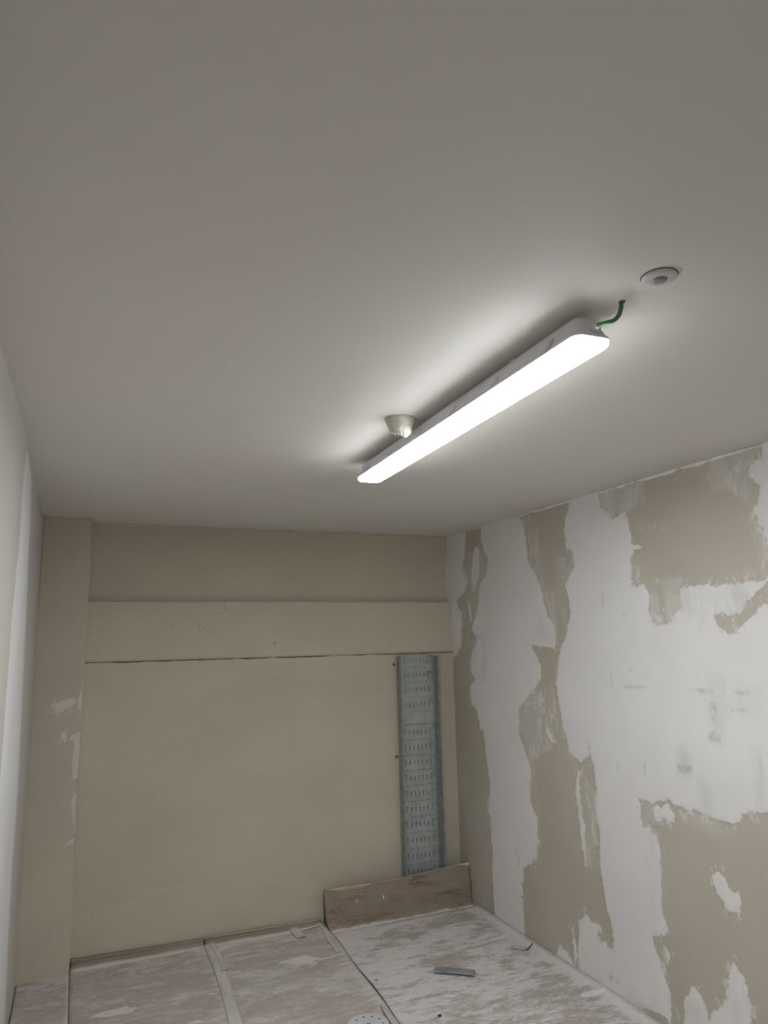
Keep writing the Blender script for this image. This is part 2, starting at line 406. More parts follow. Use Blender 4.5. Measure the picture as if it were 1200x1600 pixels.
def wob(u, v, a, f, s):   # slow unevenness of plastered planes
    return a*(np.sin(u*f+s)*np.cos(v*f*.8+s*2)+.5*np.sin(u*f*2.3+v*f*1.7+s*3))
def right_P(uv, A):
    # skim coats really stand about a millimetre proud of the board
    x = XR + .0015*np.clip(A['bare']/.01, -1, 1) - .0015 + wob(uv[:, 0], uv[:, 1], .0015, 2.2, 1.)*0
    return np.stack([x, uv[:, 0], uv[:, 1]], 1)
rw = grid('wall_right', 1.5, 4.80, 0, H, .0085, right_P, M_RIGHT, right_attrs, flip=True)
tag(rw, 'right wall of bare tan plasterboard with large ragged patches of white skim', kind='structure')
bm = bmesh.new(); box(bm, XR+.0005, XR+.12, YF, 4.9, -.05, H+.05)
bm2 = bm
o = bmo('wall_core', bm2, M_WALLG, rw)

# ---- left wall: taped joint, a slanting band of white filler, greyer beside the far corner
def fl(l): return [tuple(at(X, Y, 0, XL)[1:]) for X, Y in l]
LBAND = fl([(43,700),(50,745),(49.5,800),(46,860),(43,950),(38,1050),(33,1150),(27,1250),(20,1350),(15,1450),(8,1620),(-30,1620),(-12,1400),(-1,1280),(8,1150),(15,1050),(21,950),(29,860),(33.5,790),(37,740)])
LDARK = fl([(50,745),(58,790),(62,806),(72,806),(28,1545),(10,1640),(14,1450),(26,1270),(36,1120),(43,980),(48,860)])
def left_attrs(uv):
    b = -sd_poly(uv, LBAND)
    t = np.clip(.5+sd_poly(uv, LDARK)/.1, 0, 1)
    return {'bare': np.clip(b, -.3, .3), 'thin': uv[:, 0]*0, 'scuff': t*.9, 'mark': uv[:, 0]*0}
lw = grid('wall_left', YF, 4.80, 0, H, .03, lambda uv, A: np.stack([XL+wob(uv[:, 0], uv[:, 1], .003, 2.4, .7)-.003, uv[:, 0], uv[:, 1]], 1), M_LEFT, left_attrs)
tag(lw, 'smooth left wall with a slanting white band of jointing filler', kind='structure')
bm = bmesh.new(); box(bm, XL-.12, XL-.010, YF, 4.9, -.05, H+.05); bmo('wall_core', bm, M_WALLG, lw)

# ---- far wall: upper band set back, middle band standing proud, lower wall, pilaster on the left
def fm(l, y=YB): return [(at(X, Y, 1, y)[0], at(X, Y, 1, y)[2]) for X, Y in l]
def spots(uv, pts, r):
    a = np.zeros(len(uv))
    for (x, z) in pts: a = np.maximum(a, np.clip(1.5-np.hypot(uv[:, 0]-x, uv[:, 1]-z)/r, 0, 1))
    return a
def seg(uv, l, r):
    a = np.zeros(len(uv))
    for i in range(len(l)-1):
        p, q = np.array(l[i]), np.array(l[i+1]); e = q-p; t = np.clip(((uv-p)@e)/(e@e), 0, 1)
        a = np.maximum(a, np.clip(1.4-np.hypot(*(uv-p-t[:, None]*e).T)/r, 0, 1))
    return a
bw = empty('wall_back', (0, 0, 0)); bw['kind'] = 'structure'
bw['label'] = 'far wall of khaki cement render in three stacked levels with a pilaster on its left'
PIT2 = fm([(254,972),(269,978),(311,978),(319,982),(341,987),(345,959),(387,946),(418,949),(438,960),(427,991),(430,1004),(492,961),(611,1004),(668,960),(351,949),(350,951),(374,958),(428,1005),(462,1010)])
band_mid = grid('middle_band', XP, XR+.004, Z2, Z1, .007,
    lambda uv, A: np.stack([uv[:, 0], YB+wob(uv[:, 0], uv[:, 1], .0012, 3, 2), uv[:, 1]], 1), M_BACK,
    lambda uv: {'pit': spots(uv, PIT2, .005), 'light': spots(uv, fm([(575,985),(590,990)]), .05)*.3 + seg(uv, [(0.05, Z1-.004), (2.5, Z1-.004)], .006)*.9}, bw)
SCR = [fm(l, YT) for l in ([(465,845),(478,842)], [(640,880),(645,888),(641,897)], [(668,865),(690,858)], [(676,852),(686,846)], [(372,832),(374,836)])]
def top_attr(uv):
    l = np.zeros(len(uv))
    for s_ in SCR: l = np.maximum(l, seg(uv, s_, .004))
    return {'pit': uv[:, 0]*0, 'light': l}
band_top = grid('upper_band', XP, XR+.004, Z1-.01, H+.005, .007,
    lambda uv, A: np.stack([uv[:, 0], YT+wob(uv[:, 0], uv[:, 1], .002, 3, 4), uv[:, 1]], 1), M_BACK, top_attr, bw)
LN = [fm(l, YM) for l in ([(115,1408),(160,1402),(230,1395),(290,1386),(342,1381)], [(112,1460),(180,1455)], [(330,1432),(385,1428)], [(400,1145),(520,1140)], [(395,1190),(560,1180)], [(240,1218),(330,1212)], [(140,1245),(250,1238)], [(712,1355),(715,1310)])]
PITM = fm([(210,1402),(216,1406),(208,1404),(145,1432),(150,1440),(484,1300),(349,1305),(516,1367),(520,1368),(498,1047),(540,1385),(499,1046)], YM)
def low_attr(uv):
    l = np.zeros(len(uv))
    for i, s_ in enumerate(LN): l = np.maximum(l, seg(uv, s_, .004 if i in (0, 1, 7) else .012)*(.9 if i in (0,) else .28))
    return {'pit': spots(uv, PITM, .004)*.8, 'light': l}
low = grid('lower_wall', XP, XR+.004, 0, Z2+.01, .009,
    lambda uv, A: np.stack([uv[:, 0], YM+wob(uv[:, 0], uv[:, 1], .0015, 3, 5)+.002, uv[:, 1]], 1), M_BACK, low_attr, bw)
WP = [fm(l, YP) for l in (
 [(80,1100),(92,1098),(97,1094),(115,1090),(119,1096),(110,1104),(98,1111),(88,1119),(84,1110)],
 [(129,1072),(128,1095),(126,1112),(122,1106),(121,1092),(125,1084)],
 [(96,1147),(104,1144),(106,1152),(102,1162),(97,1158)],
 [(126,1144),(124,1180),(121,1216),(113,1218),(113,1200),(117,1160),(108,1155),(112,1148)],
 [(119,1240),(117,1270),(117,1300),(112,1280),(112,1246)],
 [(115,1310),(116,1315),(98,1325),(108,1313)])]
def pil_attr(uv):
    b = np.full(len(uv), 1.)
    for p in WP: b = np.minimum(b, -sd_poly(uv, p))
    return {'bare': np.clip(b, -.3, .3), 'thin': uv[:, 0]*0, 'scuff': uv[:, 0]*0, 'mark': spots(uv, fm([(86,924),(107,833)], YP), .012)*.5}
M_PIL = mat_plaster_wall('rendered_pilaster', (.56, .51, .41), (.70, .645, .60), warp=.022, streak=(.4, 1, 1))
pil = grid('pilaster', XL-.004, XP, 0, H+.005, .0055,
    lambda uv, A: np.stack([uv[:, 0], YP+wob(uv[:, 0], uv[:, 1], .0015, 3, 8), uv[:, 1]], 1), M_PIL, pil_attr, bw)
# solid bodies behind the faces, returns of the pilaster and of the middle band
bm = bmesh.new()
box(bm, XL-.05, XP-.0005, YP+.004, YT+.02, 0, H+.004)
bmo('pilaster_core', bm, M_PIL, bw)
bm = bmesh.new(); box(bm, XP, XR+.02, YB+.003, YT+.02, Z2-.0, Z1-.001); bmo('band_core', bm, M_BACK, bw)
bm = bmesh.new(); box(bm, XL-.1, XR+.1, YT+.006, YT+.12, -.05, H+.05); bmo('wall_core', bm, M_BACK, bw)
bm = bmesh.new(); box(bm, XP, XR+.02, YM+.008, YT+.02, -.0, Z2); bmo('lower_core', bm, M_GROOVE, bw)
# dark joint and its lip under the middle band, rising a hair to the right
def strip(name, pts, h, d, mat, parent, jit=.0, n=140, face='y'):
    """ragged bead of plaster along a polyline; h = height, d = how far it stands off"""
    V = []; F = []; P = [Vector(p) for p in pts]
    for i in range(n+1):
        t = i/n*(len(P)-1); k = min(int(t), len(P)-2); c = P[k].lerp(P[k+1], t-k)
        hh = h*(1+jit*(mnoise.noise(Vector((i*.31, h*50, 1)))*1.6)); dd = d*(1+jit*mnoise.noise(Vector((i*.23, 7, d*90)))*1.4)
        off = .5*h*jit*mnoise.noise(Vector((i*.11, 3, 5)))
        for (a, b) in ((-.5, 0), (-.35, .8), (.1, 1), (.4, .7), (.5, 0)):
            if face == 'y': V.append((c.x, c.y-b*dd, c.z+a*hh+off))
            elif face == 'x': V.append((c.x-b*dd, c.y, c.z+a*hh+off))
            elif face == 'v': V.append((c.x+a*hh+off, c.y-b*dd, c.z))
            elif face == 'w': V.append((c.x-b*dd, c.y+a*hh+off, c.z))
    for i in range(n):
        for j in range(4): F.append((i*5+j, i*5+j+1, i*5+j+6, i*5+j+5))
    return pym(name, V, F, mat, parent, True)
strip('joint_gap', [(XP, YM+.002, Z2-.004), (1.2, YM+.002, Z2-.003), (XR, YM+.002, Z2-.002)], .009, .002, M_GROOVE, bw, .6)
strip('joint_lip', [(XP, YB+.001, Z2+.008), (1.2, YB+.001, Z2+.009), (XR, YB+.001, Z2+.009)], .009, .005, M_BACK, bw, .3)
strip('plaster_bead', [(XP, YB+.002, Z1), (1.2, YB+.002, Z1+.001), (XR, YB+.002, Z1)], .007, .004, M_BEADD, bw, .9)
strip('plaster_bead', [(XP, YT, H-.003), (XR, YT, H-.003)], .009, .006, M_BEADD, bw, 1.)
strip('plaster_bead', [(XL, YP, H-.003), (XP, YP, H-.004)], .010, .004, M_BEADD, bw, 1.4, n=40)
strip('corner_bead', [(XR-.002, YT, Z1), (XR-.002, YT, H)], .010, .005, M_BEAD, bw, .9, face='v')
strip('corner_bead', [(XR-.001, YB, Z2), (XR-.001, YB, Z1)], .008, .005, M_BEAD, bw, .8, face='v')
strip('edge_bead', [(XP-.003, YP, .35), (XP-.003, YP, 1.3)], .0035, .0015, M_BEADD, bw, 1., face='v')
strip('ceiling_bead', [(XR, 1.6, H-.006), (XR, 4.72, H-.005)], .011, .003, M_WALLG2, rw, .7, n=260, face='x')
# ---- near wall behind the photographer (never in view)
bm = bmesh.new(); box(bm, XL-.1, XR+.1, YF-.12, YF, -.05, H+.05)
fw = bmo('wall_front', bm, M_WALLG); tag(fw, 'plain wall behind the photographer', kind='structure')

# ---- ceiling with a cable hole (flat dark disc painted for the shade inside it)
ce = grid('ceiling', XL-.02, XR+.02, YF, YT+.02, .06, lambda uv, A: np.stack([uv[:, 0], uv[:, 1], H+0*uv[:, 0]], 1), M_CEIL, lambda uv: {'light': uv[:, 0]*0}, flip=True)
tag(ce, 'smooth off-white skimmed ceiling', kind='structure')
bm = bmesh.new(); box(bm, XL-.1, XR+.1, YF-.1, YT+.1, H+.002, H+.15); bmo('ceiling_slab', bm, M_CEIL, ce)
# ---- floor
bm = bmesh.new(); box(bm, XL-.1, XR+.1, YF-.1, YT+.1, -.12, 0)
fo = bmo('floor', bm, M_FLOOR); tag(fo, 'concrete floor under the cardboard covering', kind='structure')

# ================================================================== FLOOR COVERING
def profile_sheet(name, xs, prof, mat, parent, flute=None, dust=None, thick=ST, xedge=None, lift=None):
    """sheet extruded along x over a y-z profile; flute=(pitch, height) raises ridges along x"""
    P = [Vector((0, y, z)) for y, z in prof]
    L = [0]
    for a, b in zip(P, P[1:]): L.append(L[-1]+(b-a).length)
    n = max(2, int(L[-1]/(flute[0]/6 if flute else .03))) if flute else None
    ss = np.linspace(0, L[-1], n+1) if flute else np.array(L)
    if not flute:
        ss = np.unique(np.concatenate([np.linspace(L[i], L[i+1], max(2, int((L[i+1]-L[i])/.04)+1)) for i in range(len(L)-1)]))
    py = np.interp(ss, L, [p.y for p in P]); pz = np.interp(ss, L, [p.z for p in P])
    ty, tz = np.gradient(py), np.gradient(pz); tl = np.hypot(ty, tz)+1e-9; ny, nz = -tz/tl, ty/tl   # points up / into the room
    V = []; D = []; F = []; CR = []; nx = len(xs)
    for i in range(len(ss)):
        h = flute[1]*.5*(1+math.sin(ss[i]/flute[0]*2*math.pi)) if flute else 0
        CR.append(h/flute[1] if flute else 0)
        t = ss[i]/L[-1]
        for x in xs:
            lf = lift(x, t) if lift else (0, 0, 0)
            V.append((x+lf[0], py[i]+ny[i]*(thick+h)+lf[1], pz[i]+nz[i]*(thick+h)+lf[2])); D.append(dust(x, t) if dust else 0)
    nt = len(V)
    for i in range(len(ss)):
        t = ss[i]/L[-1]
        for x in xs:
            lf = lift(x, t) if lift else (0, 0, 0)
            V.append((x+lf[0], py[i]+lf[1], pz[i]+lf[2])); D.append(0)
    for i in range(len(ss)-1):
        for j in range(nx-1):
            a = i*nx+j; F.append((a, a+1, a+nx+1, a+nx)); F.append((a+nt, a+nx+nt, a+nx+1+nt, a+1+nt))
        a = i*nx; F.append((a, a+nx, a+nx+nt, a+nt)); a = i*nx+nx-1; F.append((a, a+nt, a+nx+nt, a+nx))
    for j in range(nx-1):
        F.append((j, j+nt, j+1+nt, j+1)); a = (len(ss)-1)*nx+j; F.append((a, a+1, a+1+nt, a+nt))
    o = pym(name, V, F, mat, parent, True)
    a = o.data.attributes.new('dust', 'FLOAT', 'POINT'); a.data.foreach_set('value', np.array(D, np.float32))
    a = o.data.attributes.new('crest', 'FLOAT', 'POINT'); a.data.foreach_set('value', np.repeat(np.array(CR+CR, np.float32), nx))
    return o
# right-hand sheet: flat board with its far end curled up against the wall, top ply peeled off the flutes
sh = empty('cardboard_sheet', (2.0, 3.0, 0))
tag(sh, 'right-hand dusty cardboard floor sheet whose ribbed far end curls up against the wall', 'cardboard', 'cardboard floor sheets')
sh_o = Vector((2.0, 3.0, 0))
def loc(o, base):      # put mesh coordinates relative to the parent empty
    for v in o.data.vertices: v.co -= base
    return o
x0, x1 = 1.512, XR-.004
curl = [(4.47, 0), (4.51, .002), (4.545, .008), (4.568, .020), (4.582, .040), (4.590, .065), (4.597, .10), (4.603, .14), (4.608, .175), (4.612, .208)]
CX = np.linspace(1.49, 2.515, 30)
CZ_ = .201+.053*((CX-1.49)/1.025)**1.25-.006*np.clip((CX-2.42)/.09, 0, 1)**2
def curl_lift(x, t):
    f = (x-x0)/(x1-x0)
    b = math.sin(math.pi*f)
    return (0, .028*t-.070*min(1, t*1.6)*min(1, max(0, (f-.05)/.42))**.7, (float(np.interp(x, CX, CZ_)) - .208 + .0006*math.sin(x*31))*max(0, t-.35)/.65)
def curl_dust(x, t):
    e = .22+.10*mnoise.noise(Vector((x*9, 0, 1)))+.06*mnoise.noise(Vector((x*31, 0, 2)))
    return max(0, min(.7, (e-t)*5))+.08+.16*max(0, mnoise.noise(Vector((x*6, t*4, 0))))
pc = profile_sheet('upturned_edge', list(np.linspace(x0, x1, 90)), curl, M_FLUTE, sh, flute=(.0082, .0038), dust=curl_dust, lift=curl_lift, thick=.004)
loc(pc, sh_o); pc['label'] = 'brown ribbed far end of the sheet bent upright'
def seam_x(y):        # the long cut edge is not quite straight
    return 1.455+.057*min(1, max(0, (y-3.2)/1.27))+.004*math.sin(y*9)
V = []; F = []; D = []
ys = np.linspace(-.5, 4.475, 240)
for y in ys:
    for f in np.linspace(0, 1, 40):
        xa = seam_x(y); x = xa+(x1-xa)*f
        bow = .008*max(0, 1-abs(y-3.75)/.35)*max(0, 1-f*9)           # the near half of the cut edge bows up
        z = ST+.0015*mnoise.noise(Vector((x*3, y*3, 0)))+bow + .05*max(0, (f-.965)/.035)**2*(.3+.12*mnoise.noise(Vector((y*2, 0, 4))))
        V.append((x, y, z)); D.append(.40*max(0, (f-.90)/.10)+.12*max(0, (y-4.36)/.1)+.08)
nt = len(V)
for i, y in enumerate(ys):
    for j in range(40): v = V[i*40+j]; V.append((v[0], v[1], max(.0004, v[2]-ST+.001))); D.append(0)
for i in range(239):
    for j in range(39):
        a = i*40+j; F += [(a, a+1, a+41, a+40), (a+nt, a+40+nt, a+41+nt, a+1+nt)]
    a = i*40; F.append((a, a+40, a+40+nt, a+nt)); a = i*40+39; F.append((a, a+nt, a+40+nt, a+40))
for j in range(39): F.append((j, j+nt, j+1+nt, j+1)); a = 239*40+j; F.append((a, a+1, a+1+nt, a+nt))
flat = pym('board', V, F, M_CARD_R, sh, True)
a = flat.data.attributes.new('dust', 'FLOAT', 'POINT'); a.data.foreach_set('value', np.array(D, np.float32)); loc(flat, sh_o)
# kraft liner left along the top of the curl, folded over at the right corner
def ribbon(name, pts, hs, dy, mat, parent, base=None, th=.0015):
    V = []; F = []
    for p, h in zip(pts, hs):
        x, y, z = p
        V += [(x, y, z-h), (x, y-dy, z), (x, y-dy*.3, z+h*.35), (x, y+th, z-h)]
    n = len(pts)
    for i in range(n-1):
        for j in range(4): F.append((i*4+j, i*4+(j+1) % 4, i*4+4+(j+1) % 4, i*4+4+j))
    F += [(0, 1, 2, 3), tuple((n-1)*4+k for k in (3, 2, 1, 0))]
    o = pym(name, V, F, mat, parent, True)
    return loc(o, base) if base else o
def top_at(x):
    l = curl_lift(x, 1.); return (x, 4.612+l[1]-.006, .208+l[2])
xs = np.linspace(x0+.01, x0+.43, 40)
r1 = ribbon('torn_liner', [top_at(x) for x in xs], [.004+.005*abs(mnoise.noise(Vector((x*16, 2, 0))))+.020*max(0, math.sin(math.pi*min(1, i/27))) for i, x in enumerate(xs)], .009, M_KRAFT, sh, sh_o)
r1['label'] = 'ochre torn strip of liner along the top edge'
xs = np.linspace(x0+.43, x1, 50)
r2 = ribbon('folded_rim', [top_at(x) for x in xs], [.0025+.026*max(0, (i-42)/7)**1.5 for i in range(50)], .008, M_TAPE, sh, sh_o)
# crescent cut and a fleck of plaster on the ribs
def crescent(name, c, r, a0, a1, w_, y, mat, parent, base):
    V = []; F = []; n = 22
    for i in range(n+1):
        t = i/n; a = a0+(a1-a0)*t; ww = w_*math.sin(math.pi*t)+.0004
        for s_ in (-1, 1):
            V.append((c[0]+(r+s_*ww)*math.cos(a), y(c[1]+r*math.sin(a)), c[1]+(r+s_*ww)*math.sin(a)))
    for i in range(n): F.append((i*2, i*2+1, i*2+3, i*2+2))
    o = pym(name, V, F, mat, parent, True); return loc(o, base)
cut = crescent('crescent_cut', (2.325, .115), .085, -.75, .85, .0035, lambda z: 4.541+(z-.12)*.20, M_GROOVE, sh, sh_o)

for (cx_, cz_, rr_, w2_) in ((1.868, .128, .016, .0042), (1.70, .125, .008, .003), (1.735, .160, .006, .0022), (2.10, .19, .007, .002)):
    fl_ = crescent('plaster_fleck', (cx_, cz_), rr_, -.9, 1.1, w2_, lambda z: top_at(cx_)[1]-.004-(.208-z)*.20-.004, M_CHIP, sh, sh_o)
# left-hand sheets: lip turned up the wall, trodden top
def side_sheet(x0, x1, lip, mat, label, yn=-.5, yend=4.672, sink=0, clear=None):
    e = empty('cardboard_sheet', ((x0+x1)/2, 3.0, 0)); base = Vector(e.location)
    tag(e, label, 'cardboard', 'cardboard floor sheets')
    V = []; F = []; D = []; ys = np.linspace(yn, yend-.075, 150); nx = 34
    for y in ys:
        for f in np.linspace(0, 1, nx):
            x = x0+((seam_x(y)-.004 if clear else x1)-x0)*f
            V.append((x, y, ST*.8+sink+.0022*mnoise.noise(Vector((x*4, y*4, 3)))+.001*mnoise.noise(Vector((x*19, y*19, 3)))))
            D.append(.15*max(0, (y-yend+.2)/.1) + .25*max(0, (f-.9)/.1))
    nt = len(V)
    for i in range(len(ys)*nx): v = V[i]; V.append((v[0], v[1], .0005)); D.append(0)
    for i in range(len(ys)-1):
        for j in range(nx-1):
            a = i*nx+j; F += [(a, a+1, a+nx+1, a+nx), (a+nt, a+nx+nt, a+nx+1+nt, a+1+nt)]
        a = i*nx; F.append((a, a+nx, a+nx+nt, a+nt)); a = i*nx+nx-1; F.append((a, a+nt, a+nx+nt, a+nx))
    o = pym('board', V, F, mat, e, True)
    at_ = o.data.attributes.new('dust', 'FLOAT', 'POINT'); at_.data.foreach_set('value', np.array(D, np.float32)); loc(o, base)
    if lip:
        y = yend; pr = [(y-.085, -.001), (y-.06, .0015), (y-.038, .006), (y-.022, .014), (y-.012, .026), (y-.007, .036), (y-.005, lip)]
        def dl(x, t): return max(0, 1.0-1.2*t)
        o = profile_sheet('upturned_edge', list(np.linspace(x0+.003, x1-.003, 50)), pr, M_FLUTE, e, flute=(.0088, .0034), dust=dl, thick=.004,
                          lift=lambda x, t: (0, 0, t*(.003*mnoise.noise(Vector((x*11, 1, lip)))-.012*(x-x0)/(x1-x0))))
        loc(o, base); o['label'] = 'ribbed lip of the sheet turned up the wall'
    return e
side_sheet(.052, .775, .049, M_CARD_L2, 'dusty cardboard floor sheet between the pilaster foot and the long tape strip')
side_sheet(.779, 1.5, .034, M_CARD_L, 'pinkish trodden cardboard floor sheet between the tape strip and the dark seam', clear=True)
side_sheet(XL+.004, .049, 0, M_CARD_L2, 'narrow dusty cardboard floor strip at the foot of the pilaster and left wall', yend=YP+.074)

# ---- tape
def tape(name, pts, w_, label, group=None, z=.0085, mat=M_TAPE, seed=0):
    V = []; F = []; n = len(pts); c0 = Vector(((pts[0][0]+pts[-1][0])/2, (pts[0][1]+pts[-1][1])/2, 0))
    dense = []
    for i in range(n-1):
        for k in range(24): dense.append(Vector(pts[i]).lerp(Vector(pts[i+1]), k/24))
    dense.append(Vector(pts[-1]))
    for i, p in enumerate(dense):
        q = dense[min(i+1, len(dense)-1)]-dense[max(i-1, 0)]; q.normalize(); s_ = Vector((q.y, -q.x))
        for f in (-1, -.55, 0, .55, 1):
            ww = w_/2*(1+.10*mnoise.noise(Vector((i*.35, f*3, seed))))
            zz = z+.0018*mnoise.noise(Vector((i*.21, f*1.7, seed+4)))+(.0012 if abs(f) < .6 else 0)
            V.append((p.x+s_.x*ww*f-c0.x, p.y+s_.y*ww*f-c0.y, zz))
    nt = len(V)
    V += [(v[0], v[1], v[2]-.001) for v in V]
    for i in range(len(dense)-1):
        for j in range(4):
            a = i*5+j; F += [(a, a+1, a+6, a+5), (a+nt, a+5+nt, a+6+nt, a+1+nt)]
        a = i*5; F.append((a, a+5, a+5+nt, a+nt)); a += 4; F.append((a, a+nt, a+5+nt, a+5))
    o = pym(name, V, F, mat, None, True); o.location = (c0.x, c0.y, 0)
    return tag(o, label, 'tape', group)
G = 'pale tape strips on the floor covering'
tape('floor_tape', [(.800, 4.635), (.802, 4.3), (.788, 4.0), (.764, 3.65), (.74, 3.2), (.72, 2.6)], .060, 'long pale tape strip running down the seam between the two left cardboard sheets', G)
tape('floor_tape', [(.822, 4.645), (.828, 4.45), (.822, 4.25)], .030, 'short narrow tape piece doubled over the far end of the long tape strip', G, z=.0115, seed=3)
tape('floor_tape', [(1.318, 4.655), (1.322, 4.57), (1.325, 4.49)], .062, 'short upright tape piece at the wall left of the curled cardboard', G, z=.010, seed=5)
tape('floor_tape', [(1.345, 4.600), (1.42, 4.612), (1.492, 4.622)], .035, 'short crosswise tape piece running from the wall to the seam corner', G, z=.012, seed=7)
tape('floor_tape', [(1.488, 4.66), (1.478, 4.50), (1.462, 4.38), (1.452, 4.2)], .026, 'thin tape strip along the far end of the dark seam', G, z=.010, seed=9)

# ================================================================== CABLE TRAYS against the far wall
def perforated(name, x0, x1, z0, z1, rows_z, mat, parent, th=.0015, y=0):
    """steel sheet in the x-z plane with real punched holes"""
    cu = bpy.data.curves.new(name, 'CURVE'); cu.dimensions = '2D'; cu.fill_mode = 'BOTH'; cu.extrude = th/2
    def poly(pts):
        s_ = cu.splines.new('POLY'); s_.points.add(len(pts)-1); s_.use_cyclic_u = True
        for i, p in enumerate(pts): s_.points[i].co = (p[0], p[1], 0, 1)
    poly([(x0, z0), (x1, z0), (x1, z1), (x0, z1)])
    def slot(cx, cz, w_, h):
        r = w_/2; pts = []
        for k in range(5): a = math.pi*k/4; pts.append((cx+r*math.cos(a), cz+h/2-r+r*math.sin(a)))
        for k in range(5): a = math.pi+math.pi*k/4; pts.append((cx+r*math.cos(a), cz-h/2+r+r*math.sin(a)))
        poly(pts)
    w_ = x1-x0
    for zz in rows_z:
        if z0+.012 < zz < z1-.012:
            for k in range(10): slot(x0+w_*(.13+.74*k/9), zz, .0062, .0075)
        zs = zz-.05
        if z0+.03 < zs < z1-.03:
            for k, f in enumerate((.17, .30, .41, .52, .63, .74, .87)):
                slot(x0+w_*f, zs+(0 if k in (0, 6) else -.002), .0068, .050 if k in (0, 6) else .031)
            slot(x0+w_*.235, zs-.004, .006, .007); slot(x0+w_*.805, zs-.004, .006, .007)
            for f in (.055, .95): slot(x0+w_*f, zs+.012, .0075, .024)
        if z0+.02 < zz < z1-.02:
            for f in (.055, .95): slot(x0+w_*f, zz-.008, .0055, .012)
    t = bpy.data.objects.new('t', cu); C.objects.link(t); bpy.context.view_layer.update()
    me = bpy.data.meshes.new_from_object(t.evaluated_get(bpy.context.evaluated_depsgraph_get())); me.name = name
    bpy.data.objects.remove(t); me.materials.clear(); me.materials.append(mat)
    for v in me.vertices: v.co = Vector((v.co.x, y-v.co.z, v.co.y))
    return link(bpy.data.objects.new(name, me), parent)
def side(name, x, y0, y1, z0, z1, lipx, mat, parent):   # side wall with a small inward or outward rolled lip at its free edge
    bm = bmesh.new()
    box(bm, x-.0008, x+.0008, y1, y0, z0, z1)
    box(bm, min(x, x+lipx), max(x, x+lipx), y1-.0012, y1+.0004, z0, z1)
    box(bm, x+lipx-.0008, x+lipx+.0008, y1-.0012, y1+.006, z0, z1)
    return bmo(name, bm, mat, parent)
rows = [.06+.1*k for k in range(17)]
TX, TY = 2.068, 4.664
tr = empty('cable_tray', (TX, TY, .001))
tag(tr, 'long galvanised perforated cable tray standing upright against the far wall', 'cable tray', 'nested cable trays')
perforated('perforated_base', 0, .276, 0, 1.62, rows, M_GALV, tr)
side('side_flange', 0, 0, -.060, 0, 1.628, .007, M_GALVD, tr)
side('side_flange', .276, 0, -.088, 0, 1.628, .007, M_GALVD, tr)
tr.rotation_euler = (-.002, -.0035, 0)
t2 = empty('cable_tray', (TX+.006, TY-.005, 1.170))
tag(t2, 'shorter galvanised perforated cable tray nested in the upper part of the long tray', 'cable tray', 'nested cable trays')
perforated('perforated_base', 0, .262, 0, .466, [-.02+.1*k for k in range(6)], M_GALV, t2)
side('side_flange', 0.0, 0, -.030, 0, .466, .004, M_GALVD, t2)
side('side_flange', .262, 0, -.024, 0, .466, -.004, M_GALV, t2)
t2.rotation_euler = (-.002, -.0035, 0)
# screw in the wall beside the tray, small hook at its top
bm = bmesh.new(); cyl(bm, (0, 0, 0), (0, -.022, .0), .0028, n=10); cyl(bm, (0, -.022, 0), (0, -.026, 0), .0065, .005, n=12); cyl(bm, (0, -.014, 0), (.022, -.016, .003), .002, n=8)
sc = bmo('wall_screw', bm, M_DARK, None, True); sc.location = (2.044, YM, .962)
tag(sc, 'small dark bent screw in the far wall at the left edge of the cable tray', 'screw')
bm = bmesh.new(); cyl(bm, (0, 0, 0), (0, -.015, -.0), .003, n=10); cyl(bm, (0, -.013, .004), (0, -.015, -.05), .0028, .002, n=8)
hk = bmo('wall_hook', bm, M_WPLAS, None, True); hk.location = (2.39, YM, Z2-.018)
tag(hk, 'small white hook under the ledge at the top right of the cable tray', 'hook')
bm = bmesh.new(); cyl(bm, (0, 0, 0), (0, -.012, 0), .007, .005, n=12); cyl(bm, (0, -.006, -.012), (0, -.006, .012), .003, n=8)
nb = bmo('wall_plug', bm, M_DARK, None, True); nb.location = (2.047, YM, 1.575)
tag(nb, 'small dark plug in the far wall near the upper left end of the cable tray', 'plug')

# ================================================================== CEILING FITTINGS
def frame_from(o, p, q):
    d = (Vector(q)-Vector(p)); o.location = p; o.rotation_euler = (0, 0, math.atan2(-d.x, d.y)); return d.length
def rrect(w_, l0, l1, r, n=6):       # rounded rectangle outline in the x-y plane, y from l0 to l1
    pts = []
    for cx, cy, a0 in ((w_/2-r, l1-r, 0), (-w_/2+r, l1-r, 90), (-w_/2+r, l0+r, 180), (w_/2-r, l0+r, 270)):
        for k in range(n+1):
            a = math.radians(a0+90*k/n); pts.append((cx+r*math.cos(a), cy+r*math.sin(a)))
    return pts
def loft(rings, caps=(True, True)):
    V = []; F = []; n = len(rings[0])
    for r in rings: V += r
    for i in range(len(rings)-1):
        for j in range(n): F.append((i*n+j, i*n+(j+1) % n, (i+1)*n+(j+1) % n, (i+1)*n+j))
    if caps[0]: F.append(tuple(range(n))[::-1])
    if caps[1]: F.append(tuple((len(rings)-1)*n+j for j in range(n)))
    return V, F
